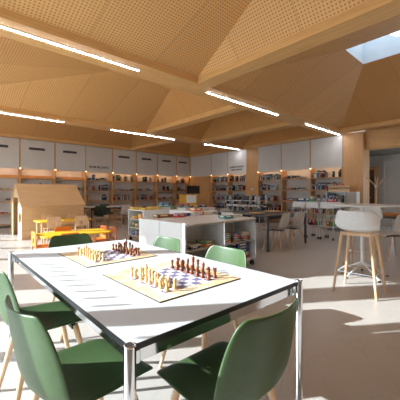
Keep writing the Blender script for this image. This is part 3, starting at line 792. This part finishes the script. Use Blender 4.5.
dup(k2, 'orange children\'s chair on the far side of the nearer yellow table', (1.83, 5.88, 0), 180)
dup(k2, 'orange children\'s chair at the left end of the nearer yellow table', (1.38, 5.60, 0), -90)
dup(k2, 'orange children\'s chair at the right end of the nearer yellow table, behind the rust one', (2.38, 5.75, 0), 90)
kid_chair('rust-brown children\'s chair at the right end of the nearer yellow table', 'orange_shaded', 'orange_shaded', (2.38, 5.34, 0), 90, 'end chairs of the nearer yellow table', 0.57)  # orange chair with its shaded side painted as a browner tone

# ------------------------------------------------------------------ display units
def display_unit(label, x0, x1, y0, y1, zt, ncol, face, cast=True):
    """white panels in a chrome frame; open compartments on the face side"""
    t = thing('display_unit', label, 'shelf unit', ((x0 + x1) / 2, (y0 + y1) / 2, 0), 0, 'white display units in the middle of the room')
    hx, hy = (x1 - x0) / 2, (y1 - y0) / 2; zb = 0.12; r = 0.011
    MB().box(-hx, hx, -hy, hy, zt - 0.02, zt).build('top_panel', M['white'], t, bevel=0.002)
    MB().box(-hx + r, hx - r, -hy + r, hy - r, zb, zb + 0.015).build('bottom_panel', M['white'], t)
    zm = 0.42; fr = MB()
    for a in (-1, 1):
        for b in (-1, 1): fr.rod((a * (hx - r), b * (hy - r), zb), (a * (hx - r), b * (hy - r), zt - 0.02), r, n=10)
        for z in (zb, zt - 0.03): fr.rod((-hx + r, a * (hy - r), z), (hx - r, a * (hy - r), z), r, n=8); fr.rod((a * (hx - r), -hy + r, z), (a * (hx - r), hy - r, z), r, n=8)
    if face == '-y':
        MB().box(-hx + 0.022, hx - 0.022, -hy + 0.5, -hy + 0.515, zb + 0.015, zt - 0.02).build('back_panel', M['white'], t)
        MB().box(-hx, -hx + 0.012, -hy + 0.022, -0.006, zb, zt - 0.02).build('side_panel', M['white'], t)
        MB().box(-hx, -hx + 0.012, 0.006, hy - 0.022, zb, zt - 0.02).build('side_panel', M['white'], t)
        MB().box(hx - 0.012, hx, -hy + 0.022, hy - 0.022, zb, zt - 0.02).build('side_panel', M['white'], t)
        for k in range(1, ncol):
            xx = -hx + 2 * hx * k / ncol; MB().box(xx - 0.008, xx + 0.008, -hy + 0.01, -hy + 0.5, zb + 0.015, zt - 0.02).build('divider', M['white'], t)
            fr.rod((xx, -hy + r, zb), (xx, -hy + r, zt - 0.03), r, n=8)
        for k in range(ncol):
            a = -hx + 2 * hx * k / ncol + 0.015; b = -hx + 2 * hx * (k + 1) / ncol - 0.015
            MB().box(a, b, -hy + 0.012, -hy + 0.49, zm - 0.012, zm).build('shelf', M['white'], t)
            fr.rod((a, -hy + r, zm - 0.006), (b, -hy + r, zm - 0.006), r * 0.8, n=8)
    else:
        MB().box(-hx + 0.42, -hx + 0.435, -hy + 0.022, hy - 0.022, zb + 0.015, zt - 0.02).build('back_panel', M['white'], t)
        MB().box(-hx + 0.022, hx - 0.022, -hy, -hy + 0.012, zb, zt - 0.02).build('side_panel', M['white'], t)
        MB().box(-hx + 0.022, hx - 0.022, hy - 0.012, hy, zb, zt - 0.02).build('side_panel', M['white'], t)
        for z in (0.34, 0.56): MB().box(-hx + 0.012, -hx + 0.41, -hy + 0.014, hy - 0.014, z - 0.012, z).build('shelf', M['white'], t)
    fr.build('frame', M['chrome'], t, smooth=True)
    for a in (-1, 1):
        for b in (-1, 1):
            x, y = a * (hx - 0.05), b * (hy - 0.05)
            MB().rod((x, y - 0.02, 0.04), (x, y + 0.02, 0.04), 0.04, n=18).rod((x, y, 0.06), (x, y, zb), 0.012).build('castor', M['black'], t, smooth=True)
    return t
display_unit('white display unit on castors right behind the chess table, books inside', 2.47, 4.02, 3.04, 4.25, 0.80, 2, '-y')
display_unit('white display unit behind the nearest one, picture books laid along its top', 4.35, 5.0, 4.9, 6.0, 0.80, 1, '-y')
display_unit('grey-white display unit with open end and board games on top, farther left', 3.72, 6.2, 6.2, 6.95, 0.80, 1, '-x')

BOXC = {'yellow': (232, 196, 40), 'teal': (60, 150, 150), 'red': (206, 52, 36), 'blue': (44, 92, 160), 'white': (226, 224, 218), 'green': (70, 140, 70), 'orange': (224, 120, 40), 'dark blue': (34, 48, 92), 'brown': (140, 92, 56), 'grey': (150, 150, 152), 'cream': (224, 206, 168)}
GB = {}
for cn, col in BOXC.items():
    mb = MB().box(-0.49, 0.49, -0.49, 0.49, 0, 0.6); mb.cur = 0; mb.box(-0.5, 0.5, -0.5, 0.5, 0.4, 1.0)
    mb.cur = 1; mb.box(-0.3, 0.2, -0.505, -0.5, 0.5, 0.9).box(-0.505, -0.5, -0.3, 0.25, 0.5, 0.9).box(-0.25, 0.3, -0.3, 0.25, 1.0, 1.01)
    oc = BOXC[random.choice([k for k in BOXC if k != cn])]
    GB[cn] = mb.mesh('game_box', [speckle('box_' + cn.replace(' ', '_'), col, tuple(int(v * 0.85) for v in col), 25, 0.4), speckle('print_' + cn.replace(' ', '_'), oc, (235, 230, 220), 60, 0.4)])
CG = {}
def gbox(cn, x, y, z, sx, sy, h, rz, where, grp, name='game_box', cat='box'):
    o = bpy.data.objects.new(name, GB[cn]); C.objects.link(o); o.location = (x, y, z); o.scale = (sx, sy, h); o.rotation_euler.z = R(rz)
    k_ = (cn, where); CG[k_] = CG.get(k_, 0) + 1
    tag(o, '%s %s%s' % (cn, where, '' if CG[k_] == 1 else ', %s of that colour' % nth(CG[k_])), cat, grp); return o
# top of the grey-white unit (rear)
for x, y, cn, h, stack in ((3.85, 6.75, 'yellow', 0.06, 0), (3.95, 6.4, 'yellow', 0.05, 0), (4.25, 6.55, 'yellow', 0.07, 0), (4.62, 6.6, 'white', 0.05, 0), (4.62, 6.6, 'teal', 0.06, 1), (4.62, 6.6, 'blue', 0.05, 2),
                           (4.95, 6.5, 'green', 0.06, 0), (5.3, 6.6, 'teal', 0.07, 0), (5.3, 6.6, 'red', 0.05, 1), (5.65, 6.55, 'brown', 0.07, 0), (5.98, 6.6, 'dark blue', 0.07, 0)):
    z = 0.801 + {0: 0, 1: 0.052 if cn == 'teal' else 0.072, 2: 0.114}[stack]
    gbox(cn, x, y, z, 0.26, 0.24, h, random.uniform(-6, 6), 'game box on the grey-white rear unit, %s' % ('in a stack' if stack else 'on its top'), 'board games on the rear unit')
# middle unit
for x, y, cn, h in ((4.5, 5.15, 'orange', 0.07), (4.8, 5.2, 'cream', 0.05), (4.52, 5.55, 'white', 0.06), (4.82, 5.6, 'brown', 0.06), (4.7, 5.88, 'cream', 0.05)):
    gbox(cn, x, y, 0.801, 0.22, 0.2, h, random.uniform(-8, 8), 'flat box lying on the middle white display unit', 'boxes on the middle unit')
# top of the nearest unit: open picture-book trays
for x, y, cn, rz, sx in ((2.85, 4.12, 'brown', 0, 0.3), (3.12, 4.0, 'red', 8, 0.2), (3.3, 4.14, 'blue', -4, 0.24), (3.52, 4.08, 'white', 5, 0.16), (3.70, 4.15, 'orange', 2, 0.15), (3.52, 3.28, 'teal', 0, 0.2), (3.8, 3.32, 'white', 4, 0.22), (3.9, 4.13, 'cream', 0, 0.16)):
    gbox(cn, x, y, 0.801, sx, 0.15, 0.055 if y > 3.5 else 0.05, rz, 'picture-book box on the nearest white unit%s' % ('' if y > 3.5 else ', front right'), 'boxes on top of the nearest unit')
# stacks inside the nearest unit
cols = list(BOXC)
for xs, n, where in (([2.72, 3.0], 2, 'left compartment'), ([3.38, 3.6, 3.83], 6, 'right compartment')):
    for x in xs:
        z = 0.4215
        for k in range(n if x < 3.3 else n - 1):
            h = random.uniform(0.022, 0.045); cn = random.choice(cols)
            gbox(cn, x + random.uniform(-.01, .01), 3.22, z, random.uniform(0.17, 0.2), 0.2, h, random.uniform(-5, 5),
                 'book in a stack, %s of the nearest unit' % where, 'book stacks on the middle shelf, ' + where, 'stacked_book', 'book'); z += h * 1.012
for x, cn0 in ((3.42, ['dark blue', 'blue', 'dark blue', 'grey']), (3.78, ['red', 'white', 'dark blue', 'blue', 'dark blue']), (2.8, ['grey', 'teal', 'green']), (3.0 + 0.02, ['white', 'orange'])):
    z = 0.1365
    for cn in cn0:
        gbox(cn, x, 3.24, z, 0.3 if x > 3.2 else 0.19, 0.24, 0.048, random.uniform(-3, 3), 'large book at the bottom of the nearest unit', 'large books at the bottom of the nearest unit', 'stacked_book', 'book'); z += 0.049
# inside the open end of the rear unit
for z, sh in ((0.1365, 'bottom'), (0.3415, 'middle'), (0.5615, 'upper')):
    for k, y in enumerate((6.32, 6.5, 6.68, 6.84)):
        gbox(random.choice(cols), 3.9, y, z, 0.2, 0.14, random.uniform(0.06, 0.15), random.uniform(-5, 5), 'box, %s shelf, open end of the rear unit' % sh, 'boxes in the open end, %s shelf' % sh)

# ------------------------------------------------------------------ high white desks by the right wall
for i, (y, lb) in enumerate(((4.22, 'left'), (3.83, 'middle'), (3.44, 'right'))):
    t = thing('high_trolley', 'white high trolley on chrome legs with castors, the %s of three' % lb, 'trolley', (7.75, y, 0), 0, 'white trolleys before the right wall')
    MB().box(-0.24, 0.24, -0.18, 0.18, 0.83, 0.985).build('drawer_box', M['white'], t, bevel=0.004)
    MB().box(-0.24, 0.24, -0.18, 0.18, 0.34, 0.355).build('lower_shelf', M['white'], t)
    for a in (-1, 1):
        for b in (-1, 1):
            lg = MB().rod((a * 0.22, b * 0.165, 0.07), (a * 0.22, b * 0.165, 0.83), 0.011).build('leg', M['chrome'], t, smooth=True)
            MB().rod((a * 0.22, b * 0.165 - 0.012, 0.035), (a * 0.22, b * 0.165 + 0.012, 0.035), 0.035, n=16).build('castor', M['black'], lg, smooth=True)
    for k in range(3):
        gbox(random.choice(cols), 7.72, y - 0.1 + 0.1 * k, 0.356, 0.26, 0.08, random.uniform(0.12, 0.24), 0, 'upright box on the lower shelf of the %s white trolley' % lb, 'boxes on the trolleys')
gbox('dark blue', 7.75, 4.22, 0.986, 0.3, 0.26, 0.10, 5, 'folded case on the left white trolley', 'items on trolleys', 'case', 'case')
gbox('green', 7.7, 3.93, 0.986, 0.08, 0.12, 0.16, 5, 'small box on the middle white trolley', 'items on trolleys')
gbox('red', 7.75, 3.42, 0.986, 0.2, 0.2, 0.08, 12, 'flat box on the right white trolley', 'items on trolleys')
gbox('grey', 7.8, 3.72, 0.986, 0.2, 0.16, 0.10, -12, 'flat box on the middle white trolley', 'items on trolleys')

# sign shelf next to the pillar
t = thing('low_bookcase', 'low white bookcase under a wooden fiction sign, before the broad pillar', 'bookcase', (9.75, 4.0, 0), -90)
MB().box(-0.42, -0.4, -0.15, 0.15, 0, 1.28).build('side_panel', M['white'], t); MB().box(0.18, 0.2, -0.15, 0.15, 0, 1.28).build('side_panel', M['white'], t)
for z in (0.1, 0.5, 0.9, 1.26): MB().box(-0.4, 0.18, -0.15, 0.14, z, z + 0.02).build('shelf', M['white'], t)
MB().box(-0.4, 0.18, 0.14, 0.15, 0, 1.28).build('back_panel', M['cab'], t)
t = thing('slatted_cabinet', 'narrow ribbed beige cabinet between the sign bookcase and the coat stand', 'cabinet', (9.75, 3.62, 0), -90)
MB().box(-0.15, 0.15, -0.13, 0.15, 0, 1.27).build('body', M['cab'], t)
mb = MB()
for k in range(8): mb.box(-0.14 + k * 0.036, -0.118 + k * 0.036, -0.145, -0.13, 0.02, 1.25)
mb.build('slats', M['beige'], t)
t = thing('sign_board', 'wooden sign reading younger fiction on the low white bookcase', 'sign', (9.7, 4.0, 1.2805), -90)
MB().box(-0.42, 0.28, -0.02, 0.02, 0, 0.2).build('board', M['ply'], t)
text_mesh('YOUNGER FICTION', 0.082, M['letter'], 'lettering', t, Matrix.Translation((-0.05, -0.021, 0.1)) @ Matrix.Rotation(R(90), 4, 'X'))
MB().box(-0.42, -0.38, -0.023, -0.02, 0, 0.2).build('red_stripe', M['redf'], t)
gbox('red', 9.7, 3.98, 1.482, 0.06, 0.2, 0.05, 0, 'small box on top of the wooden sign', 'box on the sign')
for z, sh in ((0.921, 'third'), (0.521, 'second')):
    y = 4.38
    while y > 3.9:
        th_ = random.uniform(0.025, 0.05)
        put_book(9.75, y - th_ / 2, z, -90, th_, 0.17, random.uniform(0.2, 0.29), 0, random.choice(CN), '%s shelf of the low white bookcase' % sh, 'books in the low sign bookcase'); y -= th_ + 0.003

# ------------------------------------------------------------------ help desk with yellow panels
t = thing('information_desk', 'yellow-panelled information desk in front of the room corner', 'desk', (7.36, 8.76, 0), -42)
MB().box(-0.42, 0.30, 0.0, 0.03, 0.55, 1.18).build('yellow_panel', M['yellowp'], t)
MB().box(-0.42, -0.39, 0.03, 0.6, 0.0, 1.15).build('side_panel', M['yellowp'], t)
MB().box(-0.39, 0.4, 0.03, 0.7, 0.70, 0.73).build('desk_top', M['cab'], t)
MB().box(0.37, 0.4, 0.03, 0.7, 0.0, 0.70).build('side_panel', M['cab'], t)
MB().box(-0.14, 0.24, -0.004, 0.0, 0.86, 1.15).build('notice', M['white'], t)
def at(ox, oy, rz, x, y): v = Vector((x, y, 0)); v.rotate(Matrix.Rotation(R(rz), 3, 'Z')); return ox + v.x, oy + v.y
x, y = at(7.36, 8.76, -42, 0.12, 0.3)
t = thing('monitor', 'black computer monitor above the yellow desk panel', 'monitor', (x, y, 0.731), -30)
MB().box(-0.26, 0.26, -0.02, 0.02, 0.47, 0.80).build('housing', M['black'], t, bevel=0.005); MB().box(-0.24, 0.24, -0.023, -0.0205, 0.49, 0.78).build('screen', M['screen'], t)
MB().box(-0.03, 0.03, 0.02, 0.05, 0.01, 0.6).build('stand', M['black'], t); MB().box(-0.12, 0.12, -0.06, 0.12, 0, 0.012).build('foot', M['black'], t)

t = thing('white_cabinet', 'low white cabinet with panel fronts right of the yellow desk', 'cabinet', (8.75, 7.25, 0), -42)
MB().box(-0.6, 0.62, 0.02, 0.42, 0.05, 1.0).build('body', M['cab'], t)
for k in range(3): MB().box(-0.59 + k * 0.405, -0.205 + k * 0.405, 0.0, 0.02, 0.07, 0.98).build('door', M['white'], t, bevel=0.003)
for k in range(22):
    x, y = at(8.75, 7.25, -42, -0.52 + k * 0.05, 0.2)
    put_book(x, y, 1.001, -42, random.uniform(0.025, 0.045), 0.16, random.uniform(0.13, 0.2), 0, random.choices(CN, WT['R'])[0], 'on top of the low white cabinet', 'books on the low white cabinet')
t = thing('magazine_rack', 'black wire rack crowded with small media cases before the narrow column', 'rack', (7.62, 6.25, 0), -90)
for z in (0.3, 0.58, 0.86, 1.0):
    MB().box(-0.75, 0.75, -0.18, 0.18, z, z + 0.015).build('tray', M['black'], t)
for sx in (-0.74, -0.37, 0, 0.37, 0.74):
    MB().rod((sx, 0.17, 0), (sx, 0.17, 1.16), 0.01).rod((sx, -0.17, 0), (sx, -0.17, 1.03), 0.01).build('upright', M['chrome'], t, smooth=True)
for z, hh in ((1.016, 0.14), (0.876, 0.11), (0.596, 0.2), (0.316, 0.2)):
    for k in range(26):
        x, y = at(7.62, 6.25, -90, -0.69 + k * 0.055, -0.06 + (0.12 if k % 2 else 0))
        if z == 0.876 and k % 2: continue
        put_book(x, y, z, -90, 0.03, 0.1, hh * random.uniform(0.75, 0.98), 0, random.choices(CN, [6, 2, 1, 6, 1, 3, 0, 2, 0, 2, 0, 0])[0], 'tray %d of the black rack' % (1 + int(z * 3)), 'cases in the black wire rack')

# ------------------------------------------------------------------ link the books: 290 nearest singly, the rest as one
books.sort(key=lambda b: b[0])
for dist, cn, m, lb, g in books[:290]:
    o = bpy.data.objects.new('book', BOOK[cn][0]); C.objects.link(o); o.matrix_world = m; tag(o, lb, 'book', g)
bmx = bmesh.new(); mats = []
for cn in BOOK: mats += list(BOOK[cn][0].materials)
off = {cn: 3 * i for i, cn in enumerate(BOOK)}
for dist, cn, m, lb, g in books[290:]:
    n0 = len(bmx.faces); tmp = BOOK[cn][0].copy(); tmp.transform(m); bmx.from_mesh(tmp); bmx.faces.ensure_lookup_table()
    for f in bmx.faces[n0:]: f.material_index += off[cn]
    bpy.data.meshes.remove(tmp)
me = bpy.data.meshes.new('shelved_books'); bmx.to_mesh(me); bmx.free()
for q in mats: me.materials.append(q)
o = bpy.data.objects.new('shelved_books', me); C.objects.link(o); tag(o, 'many small books filling the shelves of the far walls', 'books'); o['kind'] = 'stuff'
